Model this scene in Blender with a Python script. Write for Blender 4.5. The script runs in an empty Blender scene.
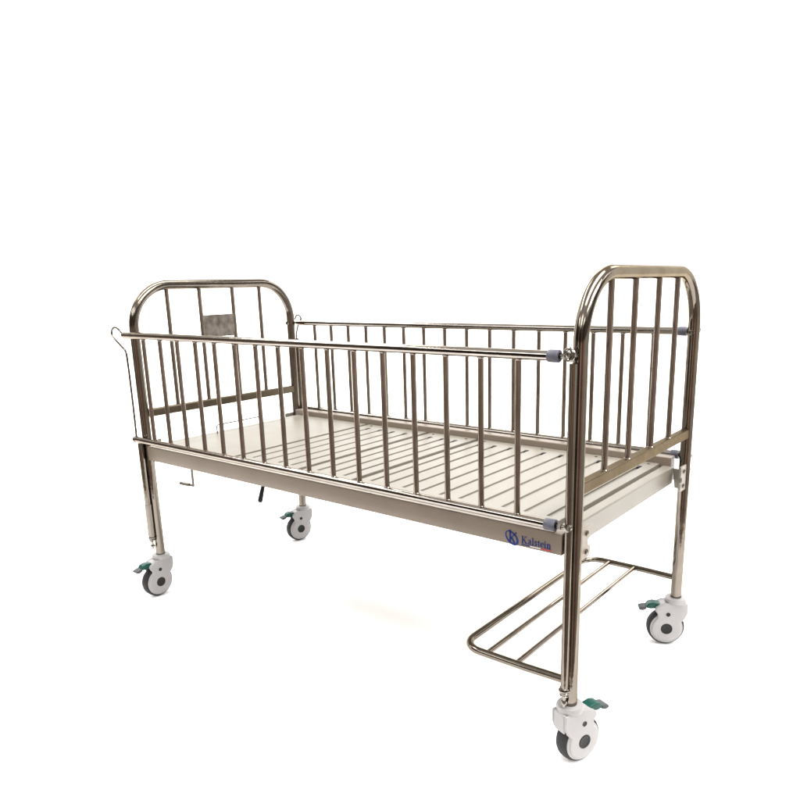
import bpy, bmesh, math, random
from mathutils import Vector, Matrix

random.seed(4)
PI = math.pi
scn = bpy.context.scene
COL = scn.collection

# ------------------------------------------------------------------ materials
def new_mat(name):
    m = bpy.data.materials.new(name)
    m.use_nodes = True
    nt = m.node_tree
    return m, nt, nt.nodes['Principled BSDF']

def noise(nt, scale, detail=4.0, rough=0.55, stretch=None):
    tc = nt.nodes.new('ShaderNodeTexCoord')
    mp = nt.nodes.new('ShaderNodeMapping')
    if stretch: mp.inputs['Scale'].default_value = stretch
    n = nt.nodes.new('ShaderNodeTexNoise')
    n.inputs['Scale'].default_value = scale
    n.inputs['Detail'].default_value = detail
    n.inputs['Roughness'].default_value = rough
    nt.links.new(tc.outputs['Object'], mp.inputs['Vector'])
    nt.links.new(mp.outputs['Vector'], n.inputs['Vector'])
    return n

def ramp(nt, fac, stops):
    r = nt.nodes.new('ShaderNodeValToRGB')
    while len(r.color_ramp.elements) < len(stops): r.color_ramp.elements.new(0.5)
    for e, (p, c) in zip(r.color_ramp.elements, stops):
        e.position = p
        e.color = (c[0], c[1], c[2], 1) if not isinstance(c, (int, float)) else (c, c, c, 1)
    nt.links.new(fac, r.inputs['Fac'])
    return r

def bump(nt, bsdf, height, strength, dist):
    b = nt.nodes.new('ShaderNodeBump')
    b.inputs['Strength'].default_value = strength
    b.inputs['Distance'].default_value = dist
    nt.links.new(height, b.inputs['Height'])
    nt.links.new(b.outputs['Normal'], bsdf.inputs['Normal'])

def steel(name, c1, c2, r1, r2, scale=18.0, bstr=0.12):
    m, nt, b = new_mat(name)
    b.inputs['Metallic'].default_value = 1.0
    b.inputs['Specular Tint'].default_value = (0.62, 0.56, 0.48, 1)
    n = noise(nt, scale, 5.0)
    rc = ramp(nt, n.outputs['Fac'], [(0.3, c1), (0.7, c2)])
    nt.links.new(rc.outputs['Color'], b.inputs['Base Color'])
    n2 = noise(nt, scale * 4, 4.0)
    rr = ramp(nt, n2.outputs['Fac'], [(0.3, r1), (0.7, r2)])
    nt.links.new(rr.outputs['Color'], b.inputs['Roughness'])
    n3 = noise(nt, 26.0, 3.0)
    bump(nt, b, n3.outputs['Fac'], bstr, 0.004)
    return m

def paint(name, c1, c2, rough=0.4, scale=9.0, speck=None, bstr=0.05):
    m, nt, b = new_mat(name)
    n = noise(nt, scale, 6.0, 0.65)
    rc = ramp(nt, n.outputs['Fac'], [(0.32, c1), (0.7, c2)])
    out = rc.outputs['Color']
    if speck:
        n2 = noise(nt, 60.0, 3.0, 0.6)
        r2 = ramp(nt, n2.outputs['Fac'], [(0.70, 0.0), (0.76, 0.55)])
        mx = nt.nodes.new('ShaderNodeMix'); mx.data_type = 'RGBA'
        nt.links.new(r2.outputs['Color'], mx.inputs['Factor'])
        nt.links.new(out, mx.inputs['A'])
        mx.inputs['B'].default_value = (*speck, 1)
        out = mx.outputs['Result']
    nt.links.new(out, b.inputs['Base Color'])
    rr = ramp(nt, n.outputs['Fac'], [(0.3, rough - 0.05), (0.7, rough + 0.08)])
    nt.links.new(rr.outputs['Color'], b.inputs['Roughness'])
    n3 = noise(nt, 140.0, 2.0)
    bump(nt, b, n3.outputs['Fac'], bstr, 0.001)
    return m

M = {}
M['steel'] = steel('polished_steel', (0.1303, 0.1131, 0.0945), (0.1761, 0.1556, 0.133), 0.07, 0.15)
M['bar'] = steel('bar_steel', (0.172, 0.1491, 0.1287), (0.2479, 0.219, 0.1931), 0.07, 0.15)
M['satin_square'] = steel('brushed_square_tube', (0.1036, 0.0843, 0.0607), (0.1346, 0.1113, 0.0835), 0.34, 0.46)
M['rail'] = steel('rail_steel', (0.2375, 0.2153, 0.1964), (0.3008, 0.2771, 0.2549), 0.05, 0.11)
M['wire'] = steel('wire_steel', (0.1029, 0.095, 0.0847), (0.1504, 0.1385, 0.1251), 0.20, 0.32)
M['bolt'] = steel('bolt_steel', (0.19, 0.1782, 0.1583), (0.2533, 0.2375, 0.2138), 0.16, 0.28)
M['plate'] = steel('worn_plate', (0.1096, 0.094, 0.0799), (0.2923, 0.2631, 0.2339), 0.32, 0.55, 38.0, 0.35)
M['satin'] = steel('satin_sleeve', (0.19, 0.1742, 0.1504), (0.2296, 0.2098, 0.1821), 0.30, 0.42)
M['cream'] = paint('cream_enamel', (0.1742, 0.1582, 0.1309), (0.192, 0.176, 0.1477), 0.38, 7.0, (0.1446, 0.1256, 0.0959))
M['shaded_cream'] = paint('shaded_cream_enamel', (0.171, 0.1399, 0.1084), (0.1906, 0.1573, 0.1236), 0.36, 6.0, (0.1346, 0.1083, 0.0802))  # rails' cream paint with the shade on their faces put into the colour
M['lip'] = paint('lip_highlight', (0.70, 0.66, 0.60), (0.76, 0.72, 0.66), 0.4, 9.0)
M['white_plastic'] = paint('white_plastic', (0.2422, 0.2342, 0.2353), (0.2748, 0.2675, 0.2678), 0.38, 14.0)
M['tyre'] = paint('grey_rubber', (0.0112, 0.0108, 0.0116), (0.0208, 0.02, 0.0208), 0.6, 30.0, None, 0.3)
M['black'] = paint('black_plastic', (0.0048, 0.0042, 0.004), (0.0096, 0.0088, 0.008), 0.45, 30.0)
M['green'] = paint('green_plastic', (0.0016, 0.04, 0.0297), (0.0032, 0.0561, 0.0424), 0.35, 30.0)
M['grey_tip'] = paint('grey_plastic', (0.036, 0.0417, 0.0424), (0.0561, 0.0624, 0.0641), 0.5, 30.0)
M['cap'] = paint('blue_grey_plastic', (0.0761, 0.0769, 0.0977), (0.1001, 0.1009, 0.1241), 0.33, 30.0)
M['ink'] = paint('blue_ink', (0.0016, 0.016, 0.1281), (0.0024, 0.0224, 0.1602), 0.4, 40.0)
M['ink_white'] = paint('white_ink', (0.6246, 0.6246, 0.6166), (0.6727, 0.6727, 0.6647), 0.4, 40.0)
M['ink_red'] = paint('red_ink', (0.4805, 0.028, 0.04), (0.5445, 0.04, 0.0521), 0.4, 40.0)
M['floor'] = paint('white_paper', (0.9544, 0.9544, 0.9592), (0.9646, 0.9646, 0.9693), 0.9, 3.0)
for k_ in ('tyre', 'black', 'green', 'grey_tip', 'ink', 'ink_red', 'cap'):
    M[k_].node_tree.nodes['Principled BSDF'].inputs['Specular IOR Level'].default_value = 0.22
M['floor'].node_tree.nodes['Principled BSDF'].inputs['Specular IOR Level'].default_value = 0.0

# ------------------------------------------------------------------ mesh helpers
def link(name, bm, mat, parent=None, loc=None, smooth=35.0, bevel=None):
    bmesh.ops.recalc_face_normals(bm, faces=bm.faces[:])
    me = bpy.data.meshes.new(name)
    bm.to_mesh(me); bm.free()
    mats = mat if isinstance(mat, (list, tuple)) else [mat]
    for m in mats: me.materials.append(m)
    me.polygons.foreach_set('use_smooth', [True] * len(me.polygons))
    me.set_sharp_from_angle(angle=math.radians(smooth))
    o = bpy.data.objects.new(name, me)
    COL.objects.link(o)
    if parent is not None: o.parent = parent
    if loc is not None: o.location = loc
    if bevel:
        b = o.modifiers.new('bevel', 'BEVEL')
        b.width = bevel; b.segments = 3; b.limit_method = 'ANGLE'; b.angle_limit = math.radians(40)
        b.harden_normals = False
    return o

def dup(o, parent=None):
    c = o.copy(); COL.objects.link(c); c.parent = parent
    return c

def copy_tree(o, parent):
    c = dup(o, parent)
    for ch in list(o.children): copy_tree(ch, c)
    return c

def add_tube(bm, pts, r, segs=20, caps=True, mi=0, taper=None):
    pts = [Vector(p) for p in pts]
    n = len(pts)
    tang = []
    for i in range(n):
        a = pts[max(i - 1, 0)]; b = pts[min(i + 1, n - 1)]
        tang.append((b - a).normalized())
    t0 = tang[0]
    ref = Vector((0, 0, 1)) if abs(t0.z) < 0.9 else Vector((1, 0, 0))
    u = t0.cross(ref).normalized()
    rings = []
    for i in range(n):
        t = tang[i]
        u = (u - t * u.dot(t)).normalized()
        v = t.cross(u)
        rr = r if taper is None else taper[i]
        rings.append([bm.verts.new(pts[i] + (u * math.cos(2 * PI * k / segs) + v * math.sin(2 * PI * k / segs)) * rr) for k in range(segs)])
    for i in range(n - 1):
        for k in range(segs):
            f = bm.faces.new((rings[i][k], rings[i][(k + 1) % segs], rings[i + 1][(k + 1) % segs], rings[i + 1][k]))
            f.material_index = mi
    if caps:
        f = bm.faces.new(rings[0][::-1]); f.material_index = mi
        f = bm.faces.new(rings[-1]); f.material_index = mi

def add_box(bm, x0, x1, y0, y1, z0, z1, mi=0):
    vs = [bm.verts.new((x, y, z)) for z in (z0, z1) for y in (y0, y1) for x in (x0, x1)]
    for idx in ((0, 2, 3, 1), (4, 5, 7, 6), (0, 1, 5, 4), (2, 6, 7, 3), (0, 4, 6, 2), (1, 3, 7, 5)):
        f = bm.faces.new([vs[i] for i in idx]); f.material_index = mi

def add_prism(bm, poly, y0, y1, mi=0, fn=lambda a, b, y: (a, y, b)):
    n = len(poly)
    A = [bm.verts.new(fn(a, b, y0)) for a, b in poly]
    B = [bm.verts.new(fn(a, b, y1)) for a, b in poly]
    fs = [bm.faces.new(A[::-1]), bm.faces.new(B)]
    for i in range(n):
        fs.append(bm.faces.new((A[i], A[(i + 1) % n], B[(i + 1) % n], B[i])))
    for f in fs: f.material_index = mi

def add_lathe(bm, prof, axis='z', origin=(0, 0, 0), segs=32, mi=0):
    o = Vector(origin); rings = []
    for r, h in prof:
        ring = []
        for k in range(segs):
            c, s = math.cos(2 * PI * k / segs) * r, math.sin(2 * PI * k / segs) * r
            p = {'z': (c, s, h), 'y': (c, h, s), 'x': (h, c, s)}[axis]
            ring.append(bm.verts.new(o + Vector(p)))
        rings.append(ring)
    for i in range(len(rings) - 1):
        for k in range(segs):
            f = bm.faces.new((rings[i][k], rings[i][(k + 1) % segs], rings[i + 1][(k + 1) % segs], rings[i + 1][k]))
            f.material_index = mi
    f = bm.faces.new(rings[0][::-1]); f.material_index = mi
    f = bm.faces.new(rings[-1]); f.material_index = mi

def add_torus(bm, center, axis, R, r, seg=24, sub=10, mi=0):
    ax = Vector(axis).normalized()
    ref = Vector((0, 0, 1)) if abs(ax.z) < 0.9 else Vector((1, 0, 0))
    u = ax.cross(ref).normalized(); v = ax.cross(u)
    rings = []
    for i in range(seg):
        a = 2 * PI * i / seg
        d = u * math.cos(a) + v * math.sin(a)
        rings.append([bm.verts.new(Vector(center) + d * (R + r * math.cos(2 * PI * k / sub)) + ax * (r * math.sin(2 * PI * k / sub))) for k in range(sub)])
    for i in range(seg):
        for k in range(sub):
            f = bm.faces.new((rings[i][k], rings[i][(k + 1) % sub], rings[(i + 1) % seg][(k + 1) % sub], rings[(i + 1) % seg][k]))
            f.material_index = mi

def arc(c, a0, a1, R, n, fn):
    return [fn(c[0] + R * math.cos(a0 + (a1 - a0) * i / n), c[1] + R * math.sin(a0 + (a1 - a0) * i / n)) for i in range(n + 1)]

def catmull(P, n=8):
    P = [Vector(p) for p in P]; out = []
    for i in range(len(P) - 1):
        p0 = P[max(i - 1, 0)]; p1 = P[i]; p2 = P[i + 1]; p3 = P[min(i + 2, len(P) - 1)]
        for k in range(n):
            t = k / n
            out.append(0.5 * ((2 * p1) + (p2 - p0) * t + (2 * p0 - 5 * p1 + 4 * p2 - p3) * t * t + (3 * p1 - p0 - 3 * p2 + p3) * t ** 3))
    out.append(P[-1])
    return out

NB = bmesh.new

# ------------------------------------------------------------------ dimensions (metres)
L, W = 1.5, 0.638
ZT, ZR, ZB = 1.007, 0.859, 0.532
ZP = 0.136                       # bottom of the posts
F0, F1 = 0.464, 0.509            # side rail bottom / top
ZS = 0.515                       # slat surface
DR = 0.031                       # guard stands outside the posts by this
RP = 0.0145

# ------------------------------------------------------------------ the bed
bed = bpy.data.objects.new('hospital_crib', None)
COL.objects.link(bed)
bed['label'] = "polished steel child's hospital bed with barred side guards, cream slats and white casters"
bed['category'] = 'bed'

# ---- head and foot frames
def end_frame(name, x, zc, bars):
    R = 0.132
    bm = NB()
    pts = [(x, 0, ZP), (x, 0, 0.3), (x, 0, 0.5), (x, 0, 0.7)]
    pts += arc((R, ZT - R), PI, PI / 2, R, 18, lambda a, b: (x, a, b))
    pts += [(x, W / 2, ZT)]
    pts += arc((W - R, ZT - R), PI / 2, 0, R, 18, lambda a, b: (x, a, b))
    pts += [(x, W, 0.7), (x, W, 0.5), (x, W, 0.3), (x, W, ZP)]
    add_tube(bm, pts, RP, 28)
    fr = link(name, bm, M['steel'], bed)
    bm = NB()
    add_box(bm, x - 0.0095, x + 0.0095, RP - 0.004, W - RP + 0.004, zc - 0.0125, zc + 0.0125)
    link('cross_rail', bm, M['satin_square'], fr, bevel=0.003)
    for y in bars:
        bm = NB()
        add_tube(bm, [(x, y, zc + 0.011), (x, y, 0.75), (x, y, ZT - 0.010)], 0.0066, 16)
        add_torus(bm, (x, y, zc + 0.0125), (0, 0, 1), 0.0068, 0.0018, 16, 6)
        link('bar', bm, M['bar'], fr)
    return fr

BARS = (0.1255, 0.2470, 0.3805, 0.4980)
head = end_frame('head_frame', 0.0, 0.611, BARS)
foot = end_frame('foot_frame', L, 0.601, BARS)

bm = NB()
add_box(bm, -0.004, 0.0045, 0.247, 0.3805, 0.832, 0.906)
card = link('card_plate', bm, M['plate'], head, bevel=0.001)

# ---- side guards
BX = [0.0951 + 0.0861 * i for i in range(16)]

def side_guard(y, far):
    s = 1 if far else -1
    x0 = 0.004 if far else -0.010
    bm = NB()
    add_tube(bm, [(x0, y, ZR), (0.5, y, ZR), (1.0, y, ZR), (1.452, y, ZR)], 0.0098, 20)
    add_tube(bm, [(x0 - 0.003, y, ZB), (0.5, y, ZB), (1.0, y, ZB), (1.452, y, ZB)], 0.0095, 20)
    g = link('side_guard', bm, M['rail'], bed)
    for x in BX:
        bm = NB()
        add_tube(bm, [(x, y, ZB + 0.006), (x, y, 0.7), (x, y, ZR - 0.006)], 0.0061, 14)
        add_torus(bm, (x, y, ZR - 0.0098), (0, 0, 1), 0.0055, 0.0017, 14, 6)
        add_torus(bm, (x, y, ZB + 0.0095), (0, 0, 1), 0.0055, 0.0017, 14, 6)
        link('baluster', bm, M['bar'], g)
    for z in (ZR, ZB):
        bm = NB()
        add_lathe(bm, [(0.0085, 0.003), (0.0116, 0.0035), (0.0122, 0.005), (0.0122, 0.023), (0.0114, 0.0258), (0.0070, 0.0262), (0.0060, 0.022)], 'x', (1.448, y, z), 24)
        link('end_cap', bm, M['cap'], g)
        bm = NB()
        add_tube(bm, [(1.468, y, z), (1.494, y, z)], 0.0042, 12)
        add_lathe(bm, [(0.0062, 0.0), (0.0062, 0.006)], 'x', (1.480, y, z), 6)
        link('end_pin', bm, M['wire'], g)
    # eye bolts through the posts
    for px in (0.0, L):
        bm = NB()
        if px == L:
            add_torus(bm, (px - 0.006, y + s * 0.002, ZR + 0.004), (0.25, 1, 0), 0.0105, 0.0036, 28, 10)
            add_lathe(bm, [(0.0045, -0.005), (0.0062, -0.004), (0.0062, 0.004), (0.0045, 0.005)], 'y', (px - 0.006, y + s * 0.002, ZR + 0.004), 12)
        a, b = (y + s * 0.004, -s * 0.052)
        add_tube(bm, [(px, a, ZR), (px, a + b, ZR)], 0.0040, 12)
        add_lathe(bm, [(0.0035, -0.004), (0.0068, -0.003), (0.0072, 0.001), (0.005, 0.004)], 'y', (px, a + b, ZR), 14)
        link('eye_bolt', bm, M['bolt'], g)
    bm = NB()
    add_tube(bm, [(1.488, y, ZB), (1.5, y, ZB)], 0.0052, 12)
    add_tube(bm, [(1.500, y - s * 0.004, ZB), (1.500, y - s * 0.018, ZB)], 0.0040, 12)
    add_lathe(bm, [(0.004, -0.006), (0.0075, -0.005), (0.0080, 0.003), (0.005, 0.006)], 'y', (1.500, y, ZB), 14)
    link('locking_bolt', bm, M['bolt'], g)
    # release wire with its finger loop at the head end
    bm = NB()
    if not far:
        P = [(-0.006, y, ZR), (-0.020, y, 0.865), (-0.036, y, 0.876), (-0.055, y, 0.882), (-0.073, y, 0.875), (-0.078, y, 0.860),
             (-0.060, y, 0.843), (-0.030, y, 0.824), (-0.010, y, 0.808), (-0.006, y, 0.77), (-0.005, y, 0.70), (-0.006, y, 0.60), (-0.008, y, 0.536)]
        add_tube(bm, catmull(P), 0.0032, 10)
        add_lathe(bm, [(0.004, -0.008), (0.0105, -0.006), (0.0105, 0.004), (0.006, 0.007)], 'x', (-0.010, y, ZB), 14)
    else:
        P = [(0.006, y, ZR), (0.020, y, 0.868), (0.023, y, 0.877), (0.012, y, 0.887), (-0.003, y, 0.883), (-0.009, y, 0.871)]
        add_tube(bm, catmull(P), 0.0032, 10)
        P = [(0.010, y, ZR), (0.001, y, 0.838), (-0.006, y, 0.815), (-0.006, y, 0.77), (-0.004, y, 0.66), (-0.002, y, 0.536)]
        add_tube(bm, catmull(P), 0.0030, 10)
    link('release_wire', bm, M['wire'], g)
    return g

side_guard(-DR, False)
side_guard(W + DR, True)

# ---- guide tubes beside the posts, with a spring and pin at the bottom
def guide(x, y, ztop, zbot, r, sleeve):
    bm = NB()
    add_tube(bm, [(x, y, ztop), (x, y, (ztop + zbot) / 2), (x, y, zbot)], r, 18)
    g = link('guide_tube', bm, M['steel'], bed)
    if sleeve:
        bm = NB()
        add_tube(bm, [(x, y, 0.315), (x, y, zbot + 0.004)], r + 0.0012, 18)
        link('sleeve', bm, M['satin'], g)
    bm = NB()
    pts = []
    for i in range(61):
        t = i / 60
        a = 2 * PI * 4 * t
        pts.append((x + 0.0078 * math.cos(a), y + 0.0078 * math.sin(a), zbot + 0.006 - 0.020 * t))
    add_tube(bm, pts, 0.0019, 8)
    link('spring', bm, M['bolt'], g)
    bm = NB()
    add_tube(bm, [(x, y, zbot), (x, y, zbot - 0.040)], 0.0036, 12)
    add_lathe(bm, [(0.004, 0.0), (0.0115, 0.0005), (0.0115, 0.003), (0.004, 0.0035)], 'z', (x, y, zbot - 0.004), 18)
    add_lathe(bm, [(0.003, 0.0), (0.0068, 0.001), (0.0072, 0.004), (0.0055, 0.008)], 'z', (x, y, zbot - 0.034), 14)
    link('pin', bm, M['bolt'], g)

guide(L - 0.002, -0.0240, 0.846, 0.182, 0.0078, False)
guide(0.000, -0.0245, 0.520, 0.203, 0.0092, True)
guide(L - 0.002, W + 0.0240, 0.846, 0.50, 0.0078, False)
guide(0.000, W + 0.0245, 0.800, 0.49, 0.0092, False)

# ---- base frame
def side_rail(y0, y1, lip):
    prof = [(y0 + 0.0005, F0), (y1, F0), (y1, F0 + 0.004), (y0 + 0.006, F0 + 0.004) , (y0 + 0.006, F1 - 0.006), (y1, F1 - 0.006), (y1, F1), (y0 + 0.0045, F1), (y0 + 0.0012, F1 - 0.0016), (y0, F1 - 0.0055), (y0, F0 + 0.0006)]
    bm = NB()
    add_prism(bm, prof, 0.016, 1.478, 0, lambda a, b, x: (x, a, b))
    return bm
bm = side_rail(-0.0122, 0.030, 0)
near_rail = link('side_rail', bm, M['shaded_cream'], bed, bevel=0.0012)
bm = NB()
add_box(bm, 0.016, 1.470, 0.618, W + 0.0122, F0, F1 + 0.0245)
far_rail = link('side_rail', bm, M['shaded_cream'], bed, bevel=0.003)
bm = NB()
add_box(bm, 1.4485, 1.4765, 0.0165, W - 0.0165, F0 - 0.0005, F1 + 0.0010)
link('end_rail', bm, M['cream'], bed, bevel=0.003)
bm = NB()
add_box(bm, 0.0155, 0.031, 0.0315, 0.616, F0, F1 - 0.001)
link('end_rail', bm, M['cream'], bed, bevel=0.002)

# added pale strip on the near side rail: lip highlight put into colour
bm = NB()
add_box(bm, 0.034, 1.460, -0.0112, 0.0010, F1 + 0.0006, F1 + 0.0050)
link('lip_highlight_strip', bm, M['lip'], bed, bevel=0.0012)

# corner brackets: a lipped plate against the post with two bolts
def bracket(x, y, sx, sy):
    bm = NB()
    q = [(0.0, 0.452), (0.0, 0.520), (0.040, 0.520), (0.040, 0.492), (0.030, 0.489), (0.030, 0.478), (0.040, 0.474), (0.040, 0.458), (0.034, 0.452)]
    add_prism(bm, q, 0.0, 0.005, 0, lambda a, b, t: (x + sx * t, y + sy * a, b))
    q = [(0.0, 0.452), (0.0, 0.505), (0.030, 0.505), (0.022, 0.452)]
    add_prism(bm, q, 0.0, 0.004, 0, lambda a, b, t: (x - sx * a, y + sy * (t + 0.001), b))
    b = link('corner_bracket', bm, M['shaded_cream'] if sy > 0 else M['cream'], bed, bevel=0.0012)
    for z in (0.505, 0.466):
        bm = NB()
        add_lathe(bm, [(0.0055, 0.0), (0.0055, 0.0035 * sx), (0.003, 0.005 * sx)], 'x', (x + sx * 0.005, y + sy * 0.020, z), 10)
        link('bolt', bm, M['bolt'], b)
bracket(L + 0.0040, 0.0125, 1, 1)
bracket(L + 0.0040, W - 0.0125, 1, -1)
bracket(-0.0040, 0.0125, -1, 1)
bracket(-0.0040, W - 0.0125, -1, -1)

# ---- slatted mattress base in four pressed sections
def slat_section(x0, x1, slots):
    ya, yb = 0.0025, 0.6155
    s0, s1 = 0.060, 0.562
    hw = 0.0054
    xs = [x0]
    for s in slots: xs += [s - hw, s + hw]
    xs.append(x1)
    ys = [ya, s0, s1, yb]
    top, low, bot = ZS, ZS - 0.0052, ZS - 0.012
    def h(i, j): return low if (i % 2 == 1 and j == 1) else top
    bm = NB()
    cache = {}
    def V(x, y, z):
        k = (round(x, 5), round(y, 5), round(z, 5))
        if k not in cache: cache[k] = bm.verts.new(k)
        return cache[k]
    nx, ny = len(xs) - 1, 3
    for i in range(nx):
        for j in range(ny):
            z = h(i, j)
            bm.faces.new((V(xs[i], ys[j], z), V(xs[i + 1], ys[j], z), V(xs[i + 1], ys[j + 1], z), V(xs[i], ys[j + 1], z)))
            if i + 1 < nx and abs(h(i + 1, j) - z) > 1e-6:
                z2 = h(i + 1, j); x = xs[i + 1]
                bm.faces.new((V(x, ys[j], z), V(x, ys[j + 1], z), V(x, ys[j + 1], z2), V(x, ys[j], z2)))
            if j + 1 < ny and abs(h(i, j + 1) - z) > 1e-6:
                z2 = h(i, j + 1); y = ys[j + 1]
                bm.faces.new((V(xs[i], y, z), V(xs[i + 1], y, z), V(xs[i + 1], y, z2), V(xs[i], y, z2)))
    for i in range(nx):
        for y in (ya, yb):
            bm.faces.new((V(xs[i], y, top), V(xs[i + 1], y, top), V(xs[i + 1], y, bot), V(xs[i], y, bot)))
    for j in range(ny):
        for x in (x0, x1):
            bm.faces.new((V(x, ys[j], top), V(x, ys[j + 1], top), V(x, ys[j + 1], bot), V(x, ys[j], bot)))
    bm.faces.new([V(x, ya, bot) for x in xs] + [V(x1, ys[1], bot), V(x1, ys[2], bot)] + [V(x, yb, bot) for x in xs[::-1]] + [V(x0, ys[2], bot), V(x0, ys[1], bot)])
    sec = link('slat_section', bm, M['cream'], bed, bevel=0.0012)
    for s in slots:
        bm = NB()
        z0, z1 = ZS - 0.006, ZS + 0.0009
        poly = [(s - 0.0053, 0.5612), (s + 0.0053, 0.5612), (s + 0.0050, 0.5530), (s, 0.5400), (s - 0.0050, 0.5530)]
        add_prism(bm, poly, z0, z1, 0, lambda a, b, t: (a, b, t))
        link('slot_hole_dark', bm, M['black'], sec)  # black prism stands in for the dark inside the open slot end
    return sec

slat_section(0.0325, 0.0560, [])
slat_section(0.0590, 0.3865, [])
slat_section(0.4025, 0.6575, [0.450, 0.505, 0.560, 0.613])
slat_section(0.6765, 0.8565, [0.718, 0.766, 0.815])
slat_section(0.8765, 1.4415, [0.909, 0.960, 1.015, 1.070, 1.126, 1.182, 1.239, 1.297, 1.353, 1.409])
# cross bearers seen in the gaps between sections
for x in (0.3945, 0.6665, 0.8658, 1.445):
    bm = NB()
    add_box(bm, x - 0.016, x + 0.016 if x < 1.4 else x + 0.003, 0.031, 0.617, ZS - 0.032, ZS - 0.0125)
    link('cross_bearer', bm, M['cream'], bed, bevel=0.001)

# fixings along the slat edges
for x in (0.10, 0.24, 0.36, 0.43, 0.63, 0.70, 0.83, 0.90, 1.10, 1.27, 1.42):
    for y in (0.022, 0.594):
        bm = NB()
        add_lathe(bm, [(0.0042, -0.001), (0.0042, 0.0008), (0.0028, 0.0016), (0.0008, 0.0018)], 'z', (x, y, ZS), 12)
        link('rivet', bm, M['wire'], bed)

# wire mattress stop at the head end
bm = NB()
P = [(0.070, 0.217, ZS - 0.002), (0.070, 0.217, ZS + 0.022)]
P += arc((0.225, ZS + 0.022), PI, PI / 2, 0.008, 6, lambda a, b: (0.070, a, b))
P += arc((0.395, ZS + 0.022), PI / 2, 0, 0.008, 6, lambda a, b: (0.070, a, b))
P += [(0.070, 0.403, ZS - 0.002)]
add_tube(bm, P, 0.0022, 8)
link('mattress_stop', bm, M['bolt'], bed)

# ---- storage rack between the foot posts
bm = NB()
zr, ya, yb, xo, Rc = 0.192, -0.010, W + 0.008, 1.232, 0.050
P = [(L - 0.006, ya + 0.004, zr), (L - 0.1, ya, zr)]
P += arc((xo + Rc, ya + Rc), -PI / 2, -PI, Rc, 10, lambda a, b: (a, b, zr))
P += [(xo, W / 2, zr)]
P += arc((xo + Rc, yb - Rc), PI, PI / 2, Rc, 10, lambda a, b: (a, b, zr))
P += [(L - 0.1, yb, zr), (L - 0.006, yb - 0.004, zr)]
add_tube(bm, P, 0.0082, 18)
rack = link('storage_rack', bm, M['steel'], bed)
for x in (1.300, 1.375):
    bm = NB()
    add_tube(bm, [(x, ya + 0.004, zr), (x, W / 2, zr), (x, yb - 0.004, zr)], 0.0060, 14)
    link('rack_bar', bm, M['bar'], rack)

# ---- cranks under the head end
def crank(y, zarm, grip):
    bm = NB()
    add_tube(bm, [(0.30, y, 0.440), (0.0, y, 0.440)], 0.0065, 12)
    add_tube(bm, [(0.0, y, 0.446), (0.0, y, zarm)], 0.0042, 12)
    add_box(bm, 0.020, 0.026, y - 0.020, y + 0.020, 0.424, F0 + 0.004)
    c = link('crank', bm, M['wire'], bed)
    bm = NB()
    if grip == 'out':
        add_tube(bm, [(0.001, y, zarm + 0.002), (-0.012, y - 0.004, zarm + 0.0035), (-0.014, y - 0.005, zarm + 0.004), (-0.050, y - 0.014, zarm + 0.007), (-0.054, y - 0.015, zarm + 0.007)], 0.0062, 14, taper=[0.004, 0.0045, 0.0062, 0.0066, 0.005])
    else:
        add_tube(bm, [(0.0, y, zarm + 0.012), (0.0, y - 0.004, zarm), (0.0, y - 0.022, zarm - 0.050), (0.0, y - 0.024, zarm - 0.056)], 0.008, 14, taper=[0.005, 0.0075, 0.0095, 0.006])
    link('crank_handle', bm, M['black'] if grip != 'out' else M['wire'], c)
crank(0.150, 0.335, 'out')
crank(0.450, 0.262, 'down')

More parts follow.
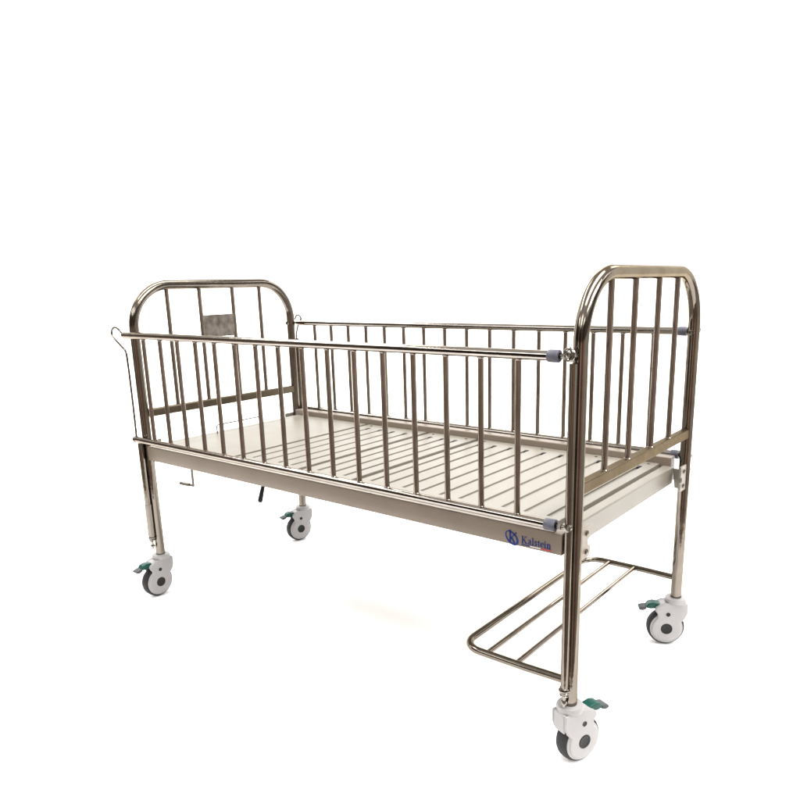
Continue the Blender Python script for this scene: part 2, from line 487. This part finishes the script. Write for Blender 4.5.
# ---- casters.  Local +x is the brake lever's direction, the axle runs along y.
HX, HZ, TR = 0.024, 0.051, 0.051
def make_caster():
    body = NB()
    def cheek(y0, y1):
        poly = [(-0.030, 0.126), (0.022, 0.126), (0.040, 0.122), (0.054, 0.114), (0.058, 0.106), (0.055, 0.100), (0.050, 0.095)]
        a0, a1 = math.radians(50), math.radians(-205)
        for i in range(25):
            a = a0 + (a1 - a0) * i / 24
            poly.append((HX + 0.0395 * math.cos(a), HZ + 0.0395 * math.sin(a)))
        poly += [(-0.024, 0.082), (-0.030, 0.098)]
        add_prism(body, poly, y0, y1)
    cheek(0.0165, 0.0225); cheek(-0.0225, -0.0165)
    top = [(-0.0298, 0.1258), (0.022, 0.1258), (0.040, 0.1218), (0.0535, 0.1138), (0.0572, 0.1062), (0.050, 0.1035), (0.020, 0.1035), (-0.012, 0.1000), (-0.0260, 0.0800), (-0.0298, 0.0980)]
    add_prism(body, top, -0.0164, 0.0164)
    c = link('caster', body, M['white_plastic'], bed, bevel=0.0035)
    bm = NB()
    add_lathe(bm, [(0.018, 0.1240), (0.0275, 0.1242), (0.0285, 0.1262), (0.0285, 0.1345), (0.0270, 0.1375), (0.0160, 0.1385)], 'z', (0, 0, 0), 36)
    link('collar', bm, M['white_plastic'], c)
    bm = NB()
    prof = [(0.030, -0.0150), (0.044, -0.0155), (0.0478, -0.0138), (0.0503, -0.0085), (TR, 0.0), (0.0503, 0.0085), (0.0478, 0.0138), (0.044, 0.0155), (0.030, 0.0150)]
    add_lathe(bm, prof, 'y', (HX, 0, HZ), 48)
    link('tyre', bm, M['tyre'], c)
    for s in (1, -1):
        bm = NB()
        add_lathe(bm, [(0.004, s * 0.0150), (0.0435, s * 0.0150), (0.0440, s * 0.0170), (0.0425, s * 0.0190), (0.0390, s * 0.0195), (0.004, s * 0.0195)], 'y', (HX, 0, HZ), 48)
        link('wheel_cover', bm, M['white_plastic'], c)
    for s in (1, -1):
        bm = NB()
        add_lathe(bm, [(0.0155, s * 0.0200), (0.0155, s * 0.0232), (0.0140, s * 0.0240), (0.0130, s * 0.0236), (0.0030, s * 0.0238)], 'y', (HX, 0, HZ), 30)
        link('hub_cap', bm, M['black'], c)
    for s in (1, -1):
        bm = NB()
        add_lathe(bm, [(0.0058, s * 0.0200), (0.0058, s * 0.0233), (0.0045, s * 0.0229)], 'y', (HX - 0.002, 0, HZ + 0.043), 16)
        link('pivot_pin', bm, M['black'], c)
    bm = NB()
    poly = [(0.040, 0.119), (0.050, 0.1215), (0.062, 0.1235), (0.074, 0.1200), (0.079, 0.1130), (0.079, 0.1070), (0.068, 0.1050), (0.055, 0.1060), (0.044, 0.1090)]
    add_prism(bm, poly, -0.0135, 0.0135)
    lev = link('brake_lever', bm, M['green'], c, bevel=0.003)
    bm = NB()
    poly = [(0.0785, 0.1125), (0.088, 0.1105), (0.097, 0.1085), (0.1005, 0.1050), (0.097, 0.1005), (0.088, 0.1000), (0.0785, 0.1045)]
    add_prism(bm, poly, -0.0145, 0.0145)
    link('lever_tip', bm, M['grey_tip'], lev, bevel=0.003)
    return c

caster0 = make_caster()
spots = [((0, 0), -89), ((0, W), -106), ((L, W), 211), ((L, 0), 68)]
for i, ((x, y), a) in enumerate(spots):
    c = caster0 if i == 0 else copy_tree(caster0, bed)
    c.location = (x, y, 0)
    c.rotation_euler = (0, 0, math.radians(a))

# ---- maker's mark printed on the near side rail
YF = -0.0126
logo_bm, white_bm, red_bm = NB(), NB(), NB()
T = 0.0006
def pl(bm, poly, layer=0.0):
    add_prism(bm, poly, YF - T - layer, YF + 0.0002, 0, lambda a, b, y: (a, y, b))
def stroke(bm, P, w, closed=False):
    """P: list of (x,z); w: width or list of widths"""
    n = len(P); ws = w if isinstance(w, list) else [w] * n
    Lf, Rt = [], []
    for i in range(n):
        a = P[(i - 1) % n] if closed or i else P[i]
        b = P[(i + 1) % n] if closed or i < n - 1 else P[i]
        dx, dz = b[0] - a[0], b[1] - a[1]
        l = math.hypot(dx, dz) or 1
        nx, nz = -dz / l * ws[i] / 2, dx / l * ws[i] / 2
        Lf.append((P[i][0] + nx, P[i][1] + nz)); Rt.append((P[i][0] - nx, P[i][1] - nz))
    rng = range(n) if closed else range(n - 1)
    for i in rng:
        j = (i + 1) % n
        pl(bm, [Lf[i], Lf[j], Rt[j], Rt[i]])
def bez(p0, p1, p2, n=8):
    return [((1 - t) ** 2 * p0[0] + 2 * t * (1 - t) * p1[0] + t * t * p2[0], (1 - t) ** 2 * p0[1] + 2 * t * (1 - t) * p1[1] + t * t * p2[1]) for t in [i / n for i in range(n + 1)]]

def glyph(ch, ox, oz, s):
    """serif letters on a unit grid: cap height 1, x-height 0.66; returns advance"""
    B, H, S = 0.135, 0.055, 0.05        # thick stem, hairline, serif height
    def R(x0, x1, z0, z1): pl(logo_bm, [(ox + s * x0, oz + s * z0), (ox + s * x1, oz + s * z0), (ox + s * x1, oz + s * z1), (ox + s * x0, oz + s * z1)])
    def K(P, w): stroke(logo_bm, [(ox + s * a, oz + s * b) for a, b in P], [q * s for q in w] if isinstance(w, list) else w * s)
    if ch == 'K':
        R(.12, .12 + B, S, 1 - S); R(.02, .37, 0, S); R(.02, .37, 1 - S, 1)
        K([(.25, .42), (.66, .96)], .06); R(.52, .86, 1 - S, 1)
        K([(.36, .58), (.76, .03)], [.12, .15]); R(.58, .93, 0, S)
        return .97
    if ch == 'a':
        K(bez((.10, .50), (.16, .68), (.30, .635), 6) + bez((.30, .635), (.40, .60), (.40, .44), 6), [.11, .09, .06, .06, .06, .06, .06, .06, .08, .09, .11, .12, .12, .12])
        R(.34, .46, .10, .45); K([(.40, .10), (.46, .03), (.54, .07)], [.12, .08, .04])
        K(bez((.38, .38), (.06, .34), (.07, .15), 8), .08); K(bez((.07, .15), (.10, -.04), (.36, .12), 8), .09)
        return .57
    if ch == 'l':
        R(.10, .10 + B, S, 1.0); R(.02, .33, 0, S); K([(.02, .97), (.14, 1.0)], .06)
        return .36
    if ch == 's':
        P = bez((.38, .50), (.34, .68), (.20, .64), 6) + bez((.20, .64), (.04, .60), (.10, .46), 6) + bez((.10, .46), (.16, .38), (.28, .32), 5) + bez((.28, .32), (.44, .22), (.36, .09), 6) + bez((.36, .09), (.22, -.06), (.07, .18), 7)
        K(P, .095)
        return .48
    if ch == 't':
        R(.11, .11 + .12, .12, .80); R(.01, .36, .60, .66); K(bez((.17, .14), (.19, -.02), (.37, .10), 7), [.12, .11, .1, .09, .08, .07, .06, .05])
        return .40
    if ch == 'e':
        R(.08, .46, .36, .36 + .05)
        P = bez((.46, .39), (.44, .68), (.26, .63), 7) + bez((.26, .63), (.07, .58), (.09, .30), 7) + bez((.09, .30), (.14, -.06), (.47, .16), 9)
        K(P, [.06, .07, .08, .08, .07, .06, .06, .06, .06, .07, .09, .11, .12, .12, .12, .12, .12, .12, .12, .11, .10, .10, .09, .08, .07, .06][:len(P)])
        return .53
    if ch == 'i':
        R(.10, .10 + B, S, .64); R(.02, .33, 0, S); K([(.02, .61), (.14, .64)], .06)
        c = (.165, .87); pl(logo_bm, [(ox + s * (c[0] + .085 * math.cos(2 * PI * k / 12)), oz + s * (c[1] + .085 * math.sin(2 * PI * k / 12))) for k in range(12)])
        return .36
    if ch == 'n':
        R(.10, .10 + B, S, .64); R(.02, .32, 0, S); K([(.02, .61), (.14, .64)], .06)
        K(bez((.20, .50), (.34, .70), (.45, .60), 7), .09); R(.42, .42 + B, S, .56); R(.34, .66, 0, S)
        K([(.44, .60), (.485, .54)], [.08, .13])
        return .68
    return .3
word = 'Kalstein'
adv = {'K': .97, 'a': .57, 'l': .36, 's': .48, 't': .40, 'e': .53, 'i': .36, 'n': .68}
s = 0.0156
k = 0.0685 / (sum(adv[c] for c in word) * s)
ox = 1.3865
for c in word:
    ox += glyph(c, ox, 0.4725, s) * s * k
# underline in three colours
pl(logo_bm, [(1.3870, 0.4685), (1.4070, 0.4685), (1.4070, 0.4702), (1.3870, 0.4702)])
pl(white_bm, [(1.4075, 0.4685), (1.4315, 0.4685), (1.4315, 0.4702), (1.4075, 0.4702)])
pl(red_bm, [(1.4320, 0.4685), (1.4550, 0.4685), (1.4550, 0.4702), (1.4320, 0.4702)])
# emblem: slanted ring, letter k and a small cross
ex, ez = 1.3635, 0.4790
ring = []
wid = []
for i in range(40):
    a = 2 * PI * i / 40
    u, v = 0.0165 * math.cos(a), 0.0105 * math.sin(a)
    th = math.radians(-42)
    ring.append((ex + u * math.cos(th) - v * math.sin(th), ez + u * math.sin(th) + v * math.cos(th)))
    wid.append(0.0034 + 0.0013 * math.cos(a))
stroke(logo_bm, ring, wid, True)
stroke(logo_bm, [(ex - 0.0035, ez - 0.0090), (ex - 0.0035, ez + 0.0165)], 0.0036)
pl(logo_bm, [(ex - 0.0085, ez + 0.0140), (ex - 0.0050, ez + 0.0140), (ex - 0.0050, ez + 0.0168), (ex - 0.0065, ez + 0.0156)])
stroke(logo_bm, [(ex - 0.0030, ez - 0.0010), (ex + 0.0068, ez + 0.0075)], 0.0018)
stroke(logo_bm, [(ex - 0.0010, ez + 0.0010), (ex + 0.0075, ez - 0.0105)], 0.0036)
pl(logo_bm, [(ex + 0.0032, ez + 0.0066), (ex + 0.0105, ez + 0.0066), (ex + 0.0105, ez + 0.0078), (ex + 0.0032, ez + 0.0078)])
stroke(logo_bm, [(ex + 0.0078, ez + 0.0118), (ex + 0.0120, ez + 0.0118)], 0.0011)
stroke(logo_bm, [(ex + 0.0099, ez + 0.0097), (ex + 0.0099, ez + 0.0139)], 0.0011)
link('printed_mark', logo_bm, M['ink'], near_rail)
link('white_underline', white_bm, M['ink_white'], near_rail)
link('red_underline', red_bm, M['ink_red'], near_rail)

# ------------------------------------------------------------------ floor
CAM = Vector((2.0895, -1.2215, 0.9938))
YAW, PITCH, ROLL = (math.radians(a) for a in (38.0782, -14.0006, -1.2794))
fh = Vector((-math.sin(YAW), math.cos(YAW), 0))
rh = Vector((fh.y, -fh.x, 0))
bm = NB()
base = Vector((CAM.x, CAM.y, 0))
near, far, half = 1.0, 400.0, 400.0
q = [base + fh * near - rh * 1.6, base + fh * near + rh * 1.2, base + fh * far + rh * half, base + fh * far - rh * half]
bm.faces.new([bm.verts.new(p) for p in q])
floor = link('floor', bm, M['floor'])
floor['kind'] = 'structure'

# ------------------------------------------------------------------ unseen surroundings shaped to light the bed (works hall: bright ceiling, white backdrop, brown interior)
world = bpy.data.worlds.new('World')
scn.world = world
world.use_nodes = True
nt = world.node_tree
bg = nt.nodes['Background']
N = nt.nodes.new
def math_node(op, a, b=None, clamp=False):
    m = N('ShaderNodeMath'); m.operation = op; m.use_clamp = clamp
    for i, v in enumerate((a, b)):
        if v is None: continue
        if isinstance(v, (int, float)): m.inputs[i].default_value = v
        else: nt.links.new(v, m.inputs[i])
    return m.outputs[0]
tc = N('ShaderNodeTexCoord')
nrm = N('ShaderNodeVectorMath'); nrm.operation = 'NORMALIZE'
nt.links.new(tc.outputs['Generated'], nrm.inputs[0])
sep = N('ShaderNodeSeparateXYZ'); nt.links.new(nrm.outputs[0], sep.inputs[0])
def dirdot(v):
    d = N('ShaderNodeVectorMath'); d.operation = 'DOT_PRODUCT'
    nt.links.new(nrm.outputs[0], d.inputs[0]); d.inputs[1].default_value = v
    return d.outputs['Value']
def smooth(val, lo, hi):
    m = N('ShaderNodeMapRange'); m.interpolation_type = 'SMOOTHSTEP'
    nt.links.new(val, m.inputs['Value'])
    m.inputs['From Min'].default_value = lo; m.inputs['From Max'].default_value = hi
    return m.outputs['Result']
def mixc(fac, a, b):
    m = N('ShaderNodeMix'); m.data_type = 'RGBA'
    nt.links.new(fac, m.inputs['Factor'])
    for v, k in ((a, 'A'), (b, 'B')):
        if isinstance(v, tuple): m.inputs[k].default_value = (*v, 1)
        else: nt.links.new(v, m.inputs[k])
    return m.outputs['Result']
# azimuth 0..1 around the unseen hall, measured from +x
az = math_node('ARCTAN2', sep.outputs['Y'], sep.outputs['X'])
az01 = math_node('ADD', math_node('DIVIDE', az, 2 * PI), 0.5)      # 0.5 = +x, 0.25 = -y, 0/1 = -x
D, Bn, Lt = (0.045, 0.033, 0.026), (0.40, 0.315, 0.25), (1.3, 1.2, 1.07)
def az_of(deg): return ((deg + 180.0) % 360.0) / 360.0
stops = [(0.0, Bn), (az_of(-165), Lt), (az_of(-155), Bn), (az_of(-140), Bn), (az_of(-128), D), (az_of(-112), D), (az_of(-107), (1.7, 1.5, 1.28)), (az_of(-103), (1.7, 1.5, 1.28)), (az_of(-99), Bn),
         (az_of(-92), Bn), (az_of(-80), D), (az_of(-70), D), (az_of(-64), (1.5, 1.3, 1.1)), (az_of(-60), (0.7, 0.57, 0.46)), (az_of(-48), Bn), (az_of(-42), (0.85, 0.13, 0.12)), (az_of(-36), (0.30, 0.14, 0.11)),
         (az_of(-28), Bn), (az_of(-20), (0.75, 0.65, 0.53)), (az_of(-8), (0.75, 0.66, 0.56)), (az_of(5), (0.9, 0.86, 0.80)), (az_of(28), (1.1, 1.08, 1.04)), (az_of(40), (0.5, 0.45, 0.4)), (az_of(60), (1.0, 1.0, 1.0)), (1.0, Bn)]
cr = N('ShaderNodeValToRGB')
while len(cr.color_ramp.elements) < len(stops): cr.color_ramp.elements.new(0.5)
for e, (p_, c_) in zip(cr.color_ramp.elements, sorted(stops)):
    e.position = p_; e.color = (*c_, 1)
nt.links.new(az01, cr.inputs['Fac'])
wall = cr.outputs['Color']
# concrete floor of the unseen hall below the horizon, brighter further down
hall = N('ShaderNodeMix'); hall.data_type = 'RGBA'; hall.inputs['Factor'].default_value = 0.45
nt.links.new(wall, hall.inputs['A']); hall.inputs['B'].default_value = (0.17, 0.135, 0.105, 1)
# dark band added for rail reflections, between the floor's bounce and the roof
band = math_node('MULTIPLY', smooth(sep.outputs['Z'], 0.00, 0.06), 0.78)
dark = mixc(band, wall, (0.035, 0.027, 0.021))
low = mixc(smooth(sep.outputs['Z'], -0.45, -0.02), hall.outputs['Result'], dark)
# white backdrop behind the bed
back = smooth(dirdot(tuple(fh)), 0.22, 0.42)
c = mixc(back, low, (1.85, 1.85, 1.85))
# bright roof lights of the unseen hall, shaped to light the bed
up = smooth(sep.outputs['Z'], 0.36, 0.52)
zz = math_node('MAXIMUM', sep.outputs['Z'], 0.1)
px = math_node('DIVIDE', sep.outputs['X'], zz); py = math_node('DIVIDE', sep.outputs['Y'], zz)
def rows(v, period, shift, lo, hi):
    return smooth(math_node('SINE', math_node('MULTIPLY', math_node('ADD', v, shift), 2 * PI / period)), lo, hi)
unseen_lamps = math_node('MULTIPLY', rows(px, 1.15, 0.20, 0.25, 0.55), rows(py, 1.9, 0.45, -0.75, -0.45))
roof = mixc(unseen_lamps, (0.85, 0.80, 0.74), (9.3, 9.2, 9.05))
c = mixc(up, c, roof)
nt.links.new(c, bg.inputs['Color'])
bg.inputs['Strength'].default_value = 1.29

# added soft key light high on the right, out of the picture
ld = bpy.data.lights.new('added_key_light', 'AREA')
ld.shape = 'RECTANGLE'; ld.size = 1.6; ld.size_y = 0.8
ld.energy = 51.0
ld.color = (1.0, 0.97, 0.92)
lo = bpy.data.objects.new('added_key_light', ld); COL.objects.link(lo)
lo.location = (3.4, 0.6, 2.6)
lo.rotation_euler = (Vector((0.9, 0.3, 0.55)) - Vector(lo.location)).to_track_quat('-Z', 'Y').to_euler()

# ------------------------------------------------------------------ camera
F = Vector((-math.sin(YAW) * math.cos(PITCH), math.cos(YAW) * math.cos(PITCH), math.sin(PITCH)))
R0 = F.cross(Vector((0, 0, 1))).normalized()
U0 = R0.cross(F)
cR, sR = math.cos(ROLL), math.sin(ROLL)
Rv = R0 * cR + U0 * sR
Uv = -R0 * sR + U0 * cR
cd = bpy.data.cameras.new('camera')
cam = bpy.data.objects.new('camera', cd); COL.objects.link(cam)
mat = Matrix((Rv, Uv, -F)).transposed().to_4x4()
mat.translation = CAM
cam.matrix_world = mat
cd.sensor_width = 36.0; cd.sensor_fit = 'HORIZONTAL'
cd.lens = 716.02 / 800.0 * 36.0
cd.shift_x = -(425.78 - 400.0) / 800.0
cd.shift_y = (461.81 - 400.0) / 800.0
cd.clip_start = 0.02; cd.clip_end = 2000.0
scn.camera = cam

# ------------------------------------------------------------------ output
scn.view_settings.view_transform = 'Standard'
scn.view_settings.look = 'None'
scn.view_settings.exposure = 0.0
scn.view_settings.gamma = 1.0
scn.view_settings.use_curve_mapping = False
scn.cycles.max_bounces = 8
